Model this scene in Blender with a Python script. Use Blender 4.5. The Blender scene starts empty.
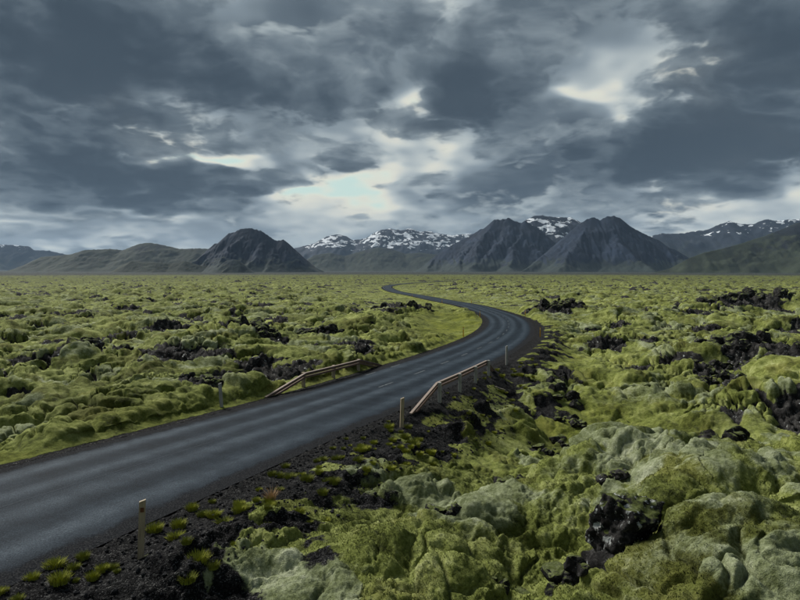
import bpy, bmesh, math, random
import numpy as np
from mathutils import Vector, Matrix, Euler

# ------------------------------------------------------------------ scene, camera, sky, sun
scene = bpy.context.scene
COL = scene.collection
R = math.radians
F32 = np.float32

FOC = 623.0 / 800.0                       # focal length in image widths
cam_d = bpy.data.cameras.new("camera")
cam_d.sensor_width = 36.0
cam_d.lens = 36.0 * FOC
cam_d.clip_start = 0.1
cam_d.clip_end = 60000.0
cam = bpy.data.objects.new("camera", cam_d)
cam.location = (0, 0, 5.0)
cam.rotation_euler = (R(90) - math.atan(30.5 / 623.0), 0, 0)
COL.objects.link(cam)
scene.camera = cam

vs = scene.view_settings
vs.view_transform = 'Standard'
vs.look = 'None'
vs.exposure = 2.15
vs.gamma = 1.0
vs.use_curve_mapping = False

SUN_EL, SUN_AZ = R(41), R(-42)            # azimuth from +Y, positive to the right
sun_d = bpy.data.lights.new("sun", 'SUN')
sun_d.energy = 1.5
sun_d.angle = R(26)
sun_d.color = (1.0, 0.965, 0.90)
sun = bpy.data.objects.new("sun", sun_d)
sd = Vector((math.sin(SUN_AZ) * math.cos(SUN_EL), math.cos(SUN_AZ) * math.cos(SUN_EL), math.sin(SUN_EL)))
sun.rotation_euler = (-sd).to_track_quat('-Z', 'Y').to_euler()
sun.location = sd * 100
COL.objects.link(sun)


class NT:
    """small helper to write node trees"""
    def __init__(self, tree):
        self.t = tree
        self.n = tree.nodes
        self.l = tree.links

    def new(self, kind, **kw):
        n = self.n.new(kind)
        for k, v in kw.items():
            setattr(n, k, v)
        return n

    def put(self, sock, v):
        if v is None:
            return
        if isinstance(v, bpy.types.NodeSocket):
            self.l.new(v, sock)
        else:
            sock.default_value = v

    def math(self, op, a, b=None, c=None, clamp=False):
        n = self.new('ShaderNodeMath', operation=op, use_clamp=clamp)
        self.put(n.inputs[0], a)
        self.put(n.inputs[1], b)
        self.put(n.inputs[2], c)
        return n.outputs[0]

    def vmath(self, op, a, b=None):
        n = self.new('ShaderNodeVectorMath', operation=op)
        self.put(n.inputs[0], a)
        self.put(n.inputs[1], b)
        return n.outputs['Value'] if op in ('LENGTH', 'DOT_PRODUCT') else n.outputs[0]

    def xyz(self, x=0.0, y=0.0, z=0.0):
        n = self.new('ShaderNodeCombineXYZ')
        self.put(n.inputs[0], x)
        self.put(n.inputs[1], y)
        self.put(n.inputs[2], z)
        return n.outputs[0]

    def noise(self, vec, scale, detail=4.0, rough=0.5, dist=0.0, kind='FBM', lac=2.0):
        n = self.new('ShaderNodeTexNoise', noise_dimensions='3D')
        n.noise_type = kind
        self.put(n.inputs['Vector'], vec)
        n.inputs['Scale'].default_value = scale
        n.inputs['Detail'].default_value = detail
        n.inputs['Roughness'].default_value = rough
        n.inputs['Distortion'].default_value = dist
        n.inputs['Lacunarity'].default_value = lac
        return n.outputs[0]

    def ramp(self, fac, stops, interp='LINEAR'):
        n = self.new('ShaderNodeValToRGB')
        n.color_ramp.interpolation = interp
        e = n.color_ramp.elements
        while len(e) < len(stops):
            e.new(0.5)
        for i, (p, c) in enumerate(stops):
            e[i].position = p
            e[i].color = (c, c, c, 1) if isinstance(c, (int, float)) else (c[0], c[1], c[2], 1)
        self.put(n.inputs[0], fac)
        return n.outputs[0]

    def step(self, x, lo, hi, a=0.0, b=1.0):
        n = self.new('ShaderNodeMapRange', interpolation_type='SMOOTHSTEP')
        self.put(n.inputs[0], x)
        for i, v in enumerate((lo, hi, a, b)):
            n.inputs[i + 1].default_value = v
        return n.outputs[0]

    def mix(self, f, a, b, blend='MIX'):
        n = self.new('ShaderNodeMix', data_type='RGBA', blend_type=blend)
        self.put(n.inputs[0], f)
        for s, v in ((n.inputs[6], a), (n.inputs[7], b)):
            if isinstance(v, tuple) and len(v) == 3:
                v = (*v, 1)
            self.put(s, v)
        return n.outputs[2]


def build_world():
    w = bpy.data.worlds.new("World")
    scene.world = w
    w.use_nodes = True
    w.cycles.sampling_method = 'MANUAL'
    w.cycles.sample_map_resolution = 512
    T = NT(w.node_tree)
    T.n.clear()
    tc = T.new('ShaderNodeTexCoord')
    d = tc.outputs['Generated']
    sep = T.new('ShaderNodeSeparateXYZ')
    T.put(sep.inputs[0], d)
    X, Y, Z = sep.outputs
    Zp = T.math('MAXIMUM', Z, 0.0)
    # a broken sheet of cloud seen from below: direction -> place on the sheet
    def place(off):
        k = T.math('DIVIDE', 1.0, T.math('ADD', Zp, off))
        return T.xyz(T.math('MULTIPLY', X, k), T.math('MULTIPLY', Y, k), 0.0)
    p1 = place(0.27)
    az = T.math('MULTIPLY', T.math('ARCTAN2', X, Y), 57.2958)
    el = T.math('MULTIPLY', T.math('ARCSINE', Z), 57.2958)
    wa = T.new('ShaderNodeTexNoise', noise_dimensions='3D')
    T.put(wa.inputs['Vector'], p1)
    wa.inputs['Scale'].default_value = 1.9
    wa.inputs['Detail'].default_value = 3
    wa.inputs['Roughness'].default_value = .6
    ae = T.vmath('ADD', T.xyz(az, el, 0.0), T.vmath('MULTIPLY', T.vmath('SUBTRACT', wa.outputs['Color'], (.5, .5, .5)), (22, 11, 0)))
    # large cloud masses and openings: (azimuth, elevation, half widths in degrees, amount)
    cov = None
    for a0, e0, sa, se, amt in SKY_MASSES:
        q = T.vmath('MULTIPLY', T.vmath('SUBTRACT', ae, (a0, e0, 0)), (1 / sa, 1 / se, 0))
        g = T.math('MULTIPLY', T.math('EXPONENT', T.math('MULTIPLY', T.vmath('DOT_PRODUCT', q, q), -1.0)), amt)
        cov = g if cov is None else T.math('ADD', cov, g)

    warp = T.vmath('MULTIPLY', T.vmath('SUBTRACT', wa.outputs['Color'], (.5, .5, .5)), (.22, .22, .22))

    def sheet(p, det):
        q = T.vmath('ADD', p, warp)
        a = T.noise(q, 1.6, det, 0.56, 0.0)
        # heaped tops: folded noise gives round billows with sharp seams
        f = T.noise(T.vmath('ADD', q, (7.3, 2.1, 4.0)), 3.4, 4, 0.55, 0.0)
        bl = T.math('ABSOLUTE', T.math('SUBTRACT', f, .5))
        return T.math('ADD', a, T.math('MULTIPLY', T.math('SUBTRACT', bl, .09), .62))
    gain = T.math('MULTIPLY', T.step(el, 0.5, 11, .55, 1.0), SKY_GAIN)
    mean = T.step(el, 0.5, 9, SKY_MEAN - .10, SKY_MEAN)
    hi = T.noise(T.vmath('ADD', place(0.40), (3.1, 8.2, 1.0)), 1.5, 4, 0.52, 0.0)
    dens = T.math('ADD', T.math('ADD', T.math('MULTIPLY', T.math('SUBTRACT', hi, 0.5), gain), mean), cov)
    upper = T.ramp(T.math('MULTIPLY', dens, .74), SKY_RAMP, 'CARDINAL')
    # low cloud: heaped, hard-edged, lit along the tops where less cloud lies above
    c0 = sheet(p1, 9)
    c1 = sheet(place(0.300), 7)
    lit = T.math('MULTIPLY', T.math('SUBTRACT', c0, c1), SKY_LIT)
    low = T.math('ADD', T.math('ADD', T.math('MULTIPLY', T.math('SUBTRACT', c0, 0.5), T.math('MULTIPLY', gain, 1.15)), LOW_MEAN), T.math('MULTIPLY', cov, .9))
    lowc = T.ramp(T.math('SUBTRACT', low, T.math('MAXIMUM', T.math('MINIMUM', lit, 0.30), -0.15)), LOW_RAMP, 'CARDINAL')
    alpha = T.step(low, 0.42, 0.66, 0, .96)
    cloud = T.mix(alpha, upper, lowc)
    # horizon-ward the light between the clouds is warm, higher up the gaps are pale blue
    sky = T.new('ShaderNodeTexSky', sky_type='NISHITA')
    sky.sun_disc = False
    sky.sun_elevation = SUN_EL
    sky.sun_rotation = SUN_AZ
    sky.altitude = 100
    sky.air_density = 1.0
    sky.dust_density = 1.5
    nish = T.vmath('MULTIPLY', sky.outputs[0], (0.085, 0.085, 0.085))
    gap = T.step(dens, 0.26, -0.20, 0, .8)
    # thin veil over the open sky
    gap = T.math('MULTIPLY', gap, T.math('SUBTRACT', 1.0, alpha))
    col = T.mix(gap, cloud, T.mix(.85, nish, (.40, .56, .51)))
    bg = T.new('ShaderNodeBackground')
    T.put(bg.inputs[0], col)
    bg.inputs[1].default_value = SKY_STRENGTH
    out = T.new('ShaderNodeOutputWorld')
    T.l.new(bg.outputs[0], out.inputs[0])


SKY_STRENGTH = 0.295
SKY_LIT = 2.1
SKY_GAIN = 2.9
SKY_MEAN = 0.52
LOW_MEAN = 0.60
LOW_RAMP = [(0.30, (.30, .345, .36)), (0.48, (.19, .228, .252)), (0.64, (.108, .138, .163)), (0.82, (.058, .080, .102)), (1.0, (.036, .053, .072))]
SKY_RAMP = [(0.0, (.48, .58, .53)), (0.10, (.57, .57, .49)), (0.22, (.41, .445, .435)), (0.33, (.225, .268, .295)),
            (0.46, (.118, .150, .177)), (0.60, (.068, .092, .116)), (0.8, (.043, .062, .083)), (1.0, (.030, .045, .062))]


# azimuth, elevation, half widths (degrees), amount of cloud added or taken away
SKY_MASSES = [
    (-28.6, 20.3, 17.5, 6.4, 0.22), (-6.4, 13.5, 12.0, 4.6, 0.22), (-25.0, 8.7, 13.8, 3.1, 0.24), (-17.0, 7.3, 5.5, 1.8, 0.16),
    (14.4, 21.9, 10.1, 3.7, 0.14), (7.3, 15.7, 9.2, 3.7, 0.20), (19.4, 10.5, 17.5, 3.1, 0.26), (31.4, 14.4, 6.4, 9.2, 0.24),
    (28.6, 8.2, 10.1, 1.8, 0.16), (-11.8, 17.8, 11.0, 3.7, 0.10), (-17.4, 10.3, 5.5, 0.8, -0.44), (-3.2, 7.0, 6.0, 1.8, -0.50),
    (1.4, 14.6, 2.2, 1.3, -0.45), (-0.5, 10.0, 5.1, 2.4, -0.26), (-10.5, 6.9, 3.1, 1.3, -0.36), (18.2, 17.0, 3.7, 3.3, -0.10),
    (27.5, 18.5, 3.1, 3.3, -0.20), (17.0, 14.8, 5.5, 0.8, -0.36), (-2.0, 22.5, 6.0, 2.8, 0.14), (10.5, 23.5, 7.0, 3.0, 0.22), (-16.5, 21.9, 6.4, 1.8, -0.14),
    (12.7, 9.3, 11.0, 0.7, -0.22), (25.7, 6.0, 11.0, 1.1, -0.22), (-26.5, 4.8, 13.8, 0.7, -0.20), (-28.6, 2.5, 11.0, 0.8, -0.22),
    (0.0, 4.0, 38.6, 1.2, -0.13), (9.1, 5.3, 7.4, 1.1, 0.12), (21.1, 3.5, 11.0, 1.1, -0.16), (-23.4, 14.0, 8.3, 0.9, -0.14),
]
build_world()

# ------------------------------------------------------------------ numeric noise
_rng = np.random.RandomState(11)
_perm = _rng.permutation(4096).astype(np.int32)
_ang = (_rng.rand(4096) * 2 * np.pi)
_gx, _gy = np.cos(_ang).astype(F32), np.sin(_ang).astype(F32)
_r1, _r2, _r3 = (_rng.rand(4096).astype(F32) for _ in range(3))


def _h(ix, iy, seed):
    return _perm[(_perm[(ix + seed * 131) & 4095] + iy) & 4095]


def perlin(x, y, seed=0):
    x = np.asarray(x, F32)
    y = np.asarray(y, F32)
    fx, fy = np.floor(x), np.floor(y)
    ix, iy = fx.astype(np.int32), fy.astype(np.int32)
    x = x - fx
    y = y - fy
    u = x * x * x * (x * (x * 6 - 15) + 10)
    v = y * y * y * (y * (y * 6 - 15) + 10)
    h = _h(ix, iy, seed)
    a = _gx[h] * x + _gy[h] * y
    h = _h(ix + 1, iy, seed)
    b = _gx[h] * (x - 1) + _gy[h] * y
    h = _h(ix, iy + 1, seed)
    c = _gx[h] * x + _gy[h] * (y - 1)
    h = _h(ix + 1, iy + 1, seed)
    d = _gx[h] * (x - 1) + _gy[h] * (y - 1)
    a = a + u * (b - a)
    c = c + u * (d - c)
    return (a + v * (c - a)) * F32(1.5)


def fbm(x, y, seed=0, octaves=4, gain=0.5):
    s = 0
    a = 1.0
    for i in range(octaves):
        s = s + a * perlin(x * 2 ** i + 17.3 * i, y * 2 ** i - 9.1 * i, seed + i)
        a *= gain
    return s


def worley(x, y, seed=0):
    """nearest and second nearest cell distance and a random value of the nearest cell"""
    x = np.asarray(x, F32)
    y = np.asarray(y, F32)
    fx, fy = np.floor(x), np.floor(y)
    ix, iy = fx.astype(np.int32), fy.astype(np.int32)
    x = x - fx
    y = y - fy
    f1 = np.full(x.shape, 9, F32)
    f2 = f1.copy()
    rv = np.zeros(x.shape, F32)
    for i in (-1, 0, 1):
        for j in (-1, 0, 1):
            h = _h(ix + i, iy + j, seed)
            dx = i + _r1[h] - x
            dy = j + _r2[h] - y
            dd = dx * dx + dy * dy
            nearer = dd < f1
            f2 = np.where(nearer, f1, np.minimum(f2, dd))
            rv = np.where(nearer, _r3[h], rv)
            f1 = np.where(nearer, dd, f1)
    return np.sqrt(f1), np.sqrt(f2), rv


def sstep(x, a, b):
    t = np.clip((x - a) / (b - a), 0, 1)
    return t * t * (3 - 2 * t)


# ------------------------------------------------------------------ the road's course
ROAD = np.array([(-40, -46, .55), (-31, -30, .4), (-23.2, -15.3, .25), (-17, -3.2, .12), (-11.9, 6.7, 0.0), (-8.05, 14.5, -.19),
                 (-5.03, 20.9, -.41), (-2.5, 26.5, -.6),
                 (2.2, 38.3, -.98), (6.3, 49.4, -1.27), (11.4, 67, -1.7), (15.1, 88.5, -2.03), (16.0, 112, -2.45), (15.2, 136, -2.8),
                 (12.4, 160, -3.17), (5.7, 222.4, -4.16), (-1.2, 275, -4.85), (-6.0, 330, -5.25), (-6.6, 430, -5.95),
                 (5.5, 511, -6.4), (30, 600, -6.9), (75, 700, -7.4), (130, 800, -7.8)], float)


def spline_through(P, n):
    t = np.r_[0, np.cumsum(np.linalg.norm(np.diff(P[:, :2], axis=0), axis=1))]
    N = len(P)
    h = np.diff(t)
    A = np.zeros((N, N))
    B = np.zeros((N, P.shape[1]))
    A[0, 0] = A[-1, -1] = 1
    for i in range(1, N - 1):
        A[i, i - 1], A[i, i], A[i, i + 1] = h[i - 1], 2 * (h[i - 1] + h[i]), h[i]
        B[i] = 6 * ((P[i + 1] - P[i]) / h[i] - (P[i] - P[i - 1]) / h[i - 1])
    M = np.linalg.solve(A, B)
    # denser near the beginning of the road, where it is seen large
    u = np.linspace(0, 1, n) ** 1.7 * t[-1]
    k = np.clip(np.searchsorted(t, u) - 1, 0, N - 2)
    a = (t[k + 1] - u)[:, None]
    b = (u - t[k])[:, None]
    hh = h[k][:, None]
    return (M[k] * a ** 3 + M[k + 1] * b ** 3) / (6 * hh) + (P[k] / hh - M[k] * hh / 6) * a + (P[k + 1] / hh - M[k + 1] * hh / 6) * b


RC = spline_through(ROAD, 700)
RT = np.gradient(RC, axis=0)
RT /= np.linalg.norm(RT[:, :2], axis=1)[:, None]
RN = np.stack([RT[:, 1], -RT[:, 0]], 1)                 # to the right of the road
RS = np.r_[0, np.cumsum(np.linalg.norm(np.diff(RC[:, :2], axis=0), axis=1))]


def on_road(y=None, off=0.0, s=None):
    """point beside the road: by the y the centre line passes, or by run length"""
    if s is None:
        s = np.interp(y, RC[:, 1], RS)
    c = np.array([np.interp(s, RS, RC[:, k]) for k in range(3)])
    n = np.array([np.interp(s, RS, RN[:, k]) for k in range(2)])
    n /= np.linalg.norm(n)
    return Vector((c[0] + n[0] * off, c[1] + n[1] * off, c[2])), Vector((-n[1], n[0], 0)), float(s)


def flare(y):
    """the right lane widens where the road comes towards the viewer"""
    return (.62 * (1 - sstep(y, 7, 24))).astype(F32) if hasattr(y, 'astype') else .62


def road_field(x, y):
    """signed distance to the centre line (right positive), road height there, for arrays"""
    idx = np.unique(np.r_[np.arange(0, 500, 2), np.arange(500, 700, 2)])
    px, py, pz = (RC[idx, k].astype(F32) for k in range(3))
    nx, ny = RN[idx, 0].astype(F32), RN[idx, 1].astype(F32)
    tx, ty = -ny, nx
    d = np.full(x.shape, 500, F32)
    z = np.zeros(x.shape, F32)
    near = np.where((x * x + y * y) < 850 ** 2)[0]
    slope = np.gradient(pz, np.r_[0, np.cumsum(np.hypot(np.diff(px), np.diff(py)))]).astype(F32)
    for c in range(0, len(near), 40000):
        i = near[c:c + 40000]
        dx = x[i, None] - px
        dy = y[i, None] - py
        k = (dx * dx + dy * dy).argmin(1)
        r = np.arange(len(i))
        ddx, ddy = dx[r, k], dy[r, k]
        side = ddx * nx[k] + ddy * ny[k]
        along = ddx * tx[k] + ddy * ty[k]
        dist = np.hypot(ddx, ddy)
        cap = np.abs(along) > 2.5
        d[i] = np.where(cap, np.sign(side) * dist, side)
        z[i] = pz[k] + slope[k] * np.clip(along, -2.5, 2.5)
    return d, z


# ------------------------------------------------------------------ materials
def material(name):
    m = bpy.data.materials.new(name)
    m.use_nodes = True
    T = NT(m.node_tree)
    b = T.n['Principled BSDF']
    return m, T, b


def attr(T, name):
    return T.new('ShaderNodeAttribute', attribute_name=name).outputs['Fac']


def bump(T, b, h, strength, dist):
    n = T.new('ShaderNodeBump')
    n.inputs['Strength'].default_value = strength
    n.inputs['Distance'].default_value = dist
    T.put(n.inputs['Height'], h)
    T.l.new(n.outputs[0], b.inputs['Normal'])
    return n


def lava_colour(T, pos, lichen=0.0):
    n1 = T.noise(pos, 3.0, 6, 0.6)
    n2 = T.noise(pos, 23.0, 5, 0.7)
    c = T.ramp(T.math('ADD', T.math('MULTIPLY', n1, .6), T.math('MULTIPLY', n2, .4)),
               [(0.36, (.006, .006, .006)), (0.5, (.020, .0195, .019)), (0.62, (.066, .064, .061))])
    if lichen:
        l = T.step(T.noise(pos, 4.6, 7, 0.62, 0.4), .66 - lichen, .70 - lichen)
        l2 = T.step(T.noise(T.vmath('ADD', pos, (5, 3, 1)), 13, 5, 0.6), .70 - lichen * .6, .73 - lichen * .6)
        c = T.mix(T.math('MAXIMUM', l, l2), c, (.36, .38, .37))
    return c


def ground_material():
    m, T, b = material("moss_lava_ground")
    pos = T.new('ShaderNodeNewGeometry').outputs['Position']
    rock, gravel, verge = attr(T, 'rock'), attr(T, 'gravel'), attr(T, 'verge')
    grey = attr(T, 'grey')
    dist = T.vmath('LENGTH', T.vmath('MULTIPLY', pos, (1, 1, 0)))
    n_big = T.noise(pos, 0.11, 5, 0.55)
    n_mid = T.noise(pos, 0.75, 6, 0.6)
    n_sml = T.noise(pos, 5.0, 6, 0.65)
    n_fin = T.noise(pos, 46.0, 3, 0.75)
    n_tuf = T.noise(pos, 15.0, 4, 0.65)
    # woolly fringe moss: olive to yellow green, grey green dry tips double as painted highlights on raised cushions
    v = T.math('ADD', T.math('ADD', T.math('MULTIPLY', n_mid, .46), T.math('MULTIPLY', n_sml, .34)), T.math('MULTIPLY', n_tuf, .20))
    moss = T.ramp(v, [(0.37, (.025, .031, .007)), (0.44, (.068, .082, .017)), (0.50, (.119, .139, .036)), (0.56, (.178, .200, .066)), (.64, (.255, .275, .125))])
    brown = T.ramp(v, [(0.38, (.016, .016, .004)), (0.5, (.052, .054, .009)), (0.62, (.115, .118, .028))])
    moss = T.mix(T.step(T.noise(pos, .38, 6, .62), .50, .62, 0, .7), moss, brown)
    moss = T.mix(T.step(n_big, .51, .64, 0, .7), moss, T.mix(1.0, moss, (.46, .45, .36), 'MULTIPLY'))
    moss = T.mix(T.step(n_big, .46, .34, 0, .7), moss, T.mix(1.0, moss, (1.30, 1.26, 1.25), 'MULTIPLY'))
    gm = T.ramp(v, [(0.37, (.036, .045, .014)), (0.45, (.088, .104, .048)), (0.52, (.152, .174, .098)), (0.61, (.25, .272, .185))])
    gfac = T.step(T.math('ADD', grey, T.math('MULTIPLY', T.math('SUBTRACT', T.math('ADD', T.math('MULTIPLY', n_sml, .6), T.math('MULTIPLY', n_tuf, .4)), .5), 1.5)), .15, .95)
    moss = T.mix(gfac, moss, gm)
    moss = T.mix(T.step(n_fin, .36, .66, 0, .55), moss, T.mix(1.0, moss, (1.55, 1.5, 1.45), 'MULTIPLY'))
    # far out the single cushions merge: a steadier mid tone
    moss = T.mix(T.step(dist, 120, 900, 0, .62), moss, (.056, .065, .019))
    # beyond the lava the plain is dark outwash sand
    moss = T.mix(T.step(dist, 1300, 2600, 0, .9), moss, (.022, .027, .028))
    vg = T.ramp(v, [(0.39, (.030, .036, .005)), (0.5, (.092, .108, .012)), (0.61, (.17, .18, .03))])
    moss = T.mix(verge, moss, vg)
    lava = lava_colour(T, pos, .03)
    g1 = T.new('ShaderNodeTexVoronoi', feature='F1')
    T.put(g1.inputs['Vector'], pos)
    g1.inputs['Scale'].default_value = 44
    gsep = T.new('ShaderNodeSeparateColor')
    T.put(gsep.inputs[0], g1.outputs['Color'])
    grav = T.ramp(T.math('ADD', T.math('MULTIPLY', gsep.outputs[0], .5), T.math('MULTIPLY', n_sml, .5)),
                  [(0.2, (.0025, .0027, .003)), (0.50, (.006, .0063, .0068)), (0.66, (.016, .016, .016)), (.80, (.075, .075, .073))])
    # moss thins out in an uneven edge
    rk = T.step(T.math('ADD', rock, T.math('MULTIPLY', T.math('SUBTRACT', n_sml, .5), .5)), .42, .58)
    gv = T.step(T.math('ADD', gravel, T.math('MULTIPLY', T.math('SUBTRACT', n_sml, .5), .9)), .40, .60)
    col = T.mix(rk, moss, lava)
    col = T.mix(gv, col, grav)
    T.put(b.inputs['Base Color'], col)
    b.inputs['Roughness'].default_value = .92
    b.inputs['Specular IOR Level'].default_value = .03
    T.put(b.inputs['Sheen Weight'], T.math('MULTIPLY', T.math('SUBTRACT', 1.0, T.math('MAXIMUM', rk, gv)), .03))
    b.inputs['Sheen Roughness'].default_value = .5
    hm = T.math('ADD', T.math('ADD', T.math('MULTIPLY', n_fin, .5), T.math('MULTIPLY', n_tuf, .9)), T.math('MULTIPLY', n_sml, .8))
    hg = T.math('ADD', T.math('MULTIPLY', T.math('SUBTRACT', 1.0, g1.outputs['Distance']), .35), T.math('MULTIPLY', n_tuf, .6))
    hx = T.new('ShaderNodeMix', data_type='FLOAT')
    T.put(hx.inputs[0], gv)
    T.put(hx.inputs[2], hm)
    T.put(hx.inputs[3], hg)
    bump(T, b, hx.outputs[0], 0.8, 0.055)
    return m


def rock_material(name, lichen):
    m, T, b = material(name)
    tc = T.new('ShaderNodeTexCoord').outputs['Object']
    geo = T.new('ShaderNodeNewGeometry')
    pos = geo.outputs['Position']
    c = lava_colour(T, pos, lichen)
    # moss has settled on what faces up
    sepn = T.new('ShaderNodeSeparateXYZ')
    T.put(sepn.inputs[0], geo.outputs['Normal'])
    up = T.math('ADD', sepn.outputs[2], T.math('MULTIPLY', T.math('SUBTRACT', T.noise(pos, 2.6, 5, .6), .5), 2.2))
    n = T.noise(pos, 7, 6, .65)
    mc = T.ramp(n, [(0.3, (.045, .055, .012)), (0.5, (.10, .12, .04)), (0.7, (.17, .19, .10))])
    c = T.mix(T.step(up, .74, .96, 0, .95), c, mc)
    T.put(b.inputs['Base Color'], c)
    b.inputs['Roughness'].default_value = .95
    b.inputs['Specular IOR Level'].default_value = .04
    bump(T, b, T.math('ADD', T.noise(pos, 11, 8, .7), T.math('MULTIPLY', T.noise(pos, 45, 4, .7), .4)), .9, .08)
    return m


def asphalt_material():
    m, T, b = material("worn_asphalt")
    uv = T.new('ShaderNodeUVMap').outputs[0]
    sep = T.new('ShaderNodeSeparateXYZ')
    T.put(sep.inputs[0], uv)
    u, v = sep.outputs[0], sep.outputs[1]        # metres from the centre line, metres along
    pos = T.new('ShaderNodeNewGeometry').outputs['Position']
    st = T.noise(T.xyz(T.math('MULTIPLY', u, 1.6), T.math('MULTIPLY', v, .07)), 1.0, 5, .6)
    wob = T.math('ADD', u, T.math('MULTIPLY', T.math('SUBTRACT', st, .5), .5))
    # four wheel tracks, worn pale
    def track(c0, w):
        q = T.math('DIVIDE', T.math('SUBTRACT', wob, c0), w)
        return T.math('EXPONENT', T.math('MULTIPLY', T.math('MULTIPLY', q, q), -1.0))
    tr = T.math('ADD', T.math('ADD', track(-2.05, .36), track(-.62, .38)), T.math('ADD', track(.55, .40), track(1.95, .38)))
    grain = T.noise(pos, 32, 4, .75)
    blot = T.noise(pos, 1.3, 6, .6)
    f = T.math('ADD', T.math('MULTIPLY', tr, .12), T.math('ADD', T.math('MULTIPLY', grain, .55), T.math('ADD', T.math('MULTIPLY', blot, .24), T.math('MULTIPLY', st, .18))))
    c = T.ramp(f, [(.37, (.002, .0036, .0058)), (.5, (.0095, .0155, .0225)), (.61, (.026, .037, .049)), (.78, (.085, .105, .125))])
    # loose dark grit along both edges
    ed = T.step(T.math('ADD', T.math('ABSOLUTE', u), T.math('MULTIPLY', T.math('SUBTRACT', T.noise(pos, 2.2, 5, .6), .5), .6)), 2.38, 2.66)
    c = T.mix(ed, c, T.ramp(grain, [(.38, (.004, .005, .006)), (.5, (.010, .011, .013)), (.64, (.040, .041, .043))]))
    # thin rub of the old centre paint
    T.put(b.inputs['Base Color'], c)
    rr = T.math('SUBTRACT', .66, T.math('MULTIPLY', tr, .10))
    T.put(b.inputs['Roughness'], T.math('ADD', rr, T.math('MULTIPLY', ed, .3)))
    b.inputs['Specular IOR Level'].default_value = .025
    bump(T, b, T.math('ADD', grain, T.math('MULTIPLY', blot, .5)), .6, .03)
    return m


def paint_material():
    m, T, b = material("worn_road_paint")
    pos = T.new('ShaderNodeNewGeometry').outputs['Position']
    n = T.noise(pos, 9, 8, .75)
    f = T.step(n, .36, .62)
    c = T.mix(f, (.018, .026, .034), (.125, .14, .15))
    T.put(b.inputs['Base Color'], c)
    b.inputs['Roughness'].default_value = .8
    b.inputs['Specular IOR Level'].default_value = .05
    return m


def wood_material(name, dark, light, grey):
    m, T, b = material(name)
    tc = T.new('ShaderNodeTexCoord').outputs['Object']
    g = T.noise(T.vmath('MULTIPLY', tc, (18, 18, 1.6)), 1.5, 6, .65, .4)
    c = T.ramp(g, [(.3, dark), (.62, light)])
    c = T.mix(T.step(T.noise(tc, 3.0, 5, .6), .45, .7, 0, .7), c, grey)
    T.put(b.inputs['Base Color'], c)
    b.inputs['Roughness'].default_value = .8
    bump(T, b, g, .4, .01)
    return m


def plain_material(name, col, rough=.6, var=.25, scale=20, metal=0, spec=.05):
    m, T, b = material(name)
    pos = T.new('ShaderNodeTexCoord').outputs['Object']
    n = T.noise(pos, scale, 5, .65)
    T.put(b.inputs['Base Color'], T.mix(n, tuple(v * (1 - var) for v in col), tuple(v * (1 + var) for v in col)))
    b.inputs['Roughness'].default_value = rough
    b.inputs['Metallic'].default_value = metal
    b.inputs['Specular IOR Level'].default_value = spec
    return m


def mountain_material(name, rock, green, snow_h, snow_amt, green_top):
    m, T, b = material(name)
    geo = T.new('ShaderNodeNewGeometry')
    pos = geo.outputs['Position']
    sp = T.new('ShaderNodeSeparateXYZ')
    T.put(sp.inputs[0], pos)
    sn = T.new('ShaderNodeSeparateXYZ')
    T.put(sn.inputs[0], geo.outputs['Normal'])
    z = sp.outputs[2]
    # debris runs down the slope: noise drawn out vertically
    n1 = T.noise(T.vmath('MULTIPLY', pos, (.012, .006, .0035)), 1.0, 8, .62)
    n2 = T.noise(pos, .008, 8, .6)
    c = T.ramp(T.math('ADD', T.math('MULTIPLY', n1, .6), T.math('MULTIPLY', n2, .4)),
               [(.3, tuple(v * .5 for v in rock)), (.5, rock), (.7, tuple(v * 1.9 for v in rock))])
    gf = T.math('ADD', T.math('SUBTRACT', n2, .5), T.math('MULTIPLY', T.math('SUBTRACT', 1.0, T.math('DIVIDE', z, green_top)), .55))
    gf = T.math('ADD', gf, T.math('MULTIPLY', T.math('SUBTRACT', sn.outputs[2], .80), 1.0))
    gc = T.ramp(n1, [(.3, tuple(v * .6 for v in green)), (.7, tuple(v * 1.4 for v in green))])
    c = T.mix(T.step(gf, .05, .40, 0, .85), c, gc)
    if snow_amt > 0:
        ns = T.noise(T.vmath('MULTIPLY', pos, (.0075, .0075, .013)), 1.0, 7, .58, .5)
        hh = T.step(z, snow_h, snow_h * 1.45, 0.0, 1.0)
        s = T.math('ADD', T.math('MULTIPLY', hh, snow_amt), T.math('ADD', T.math('MULTIPLY', T.math('SUBTRACT', ns, .5), 2.2), .5))
        sf = T.math('MULTIPLY', T.step(s, .86, .885), T.step(z, snow_h, snow_h * 1.08))
        c = T.mix(sf, c, (.62, .66, .70))
    T.put(b.inputs['Base Color'], c)
    b.inputs['Roughness'].default_value = .95
    b.inputs['Specular IOR Level'].default_value = .1
    bump(T, b, T.math('ADD', n1, T.noise(pos, .03, 6, .65)), .5, 9)
    return m


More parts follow.
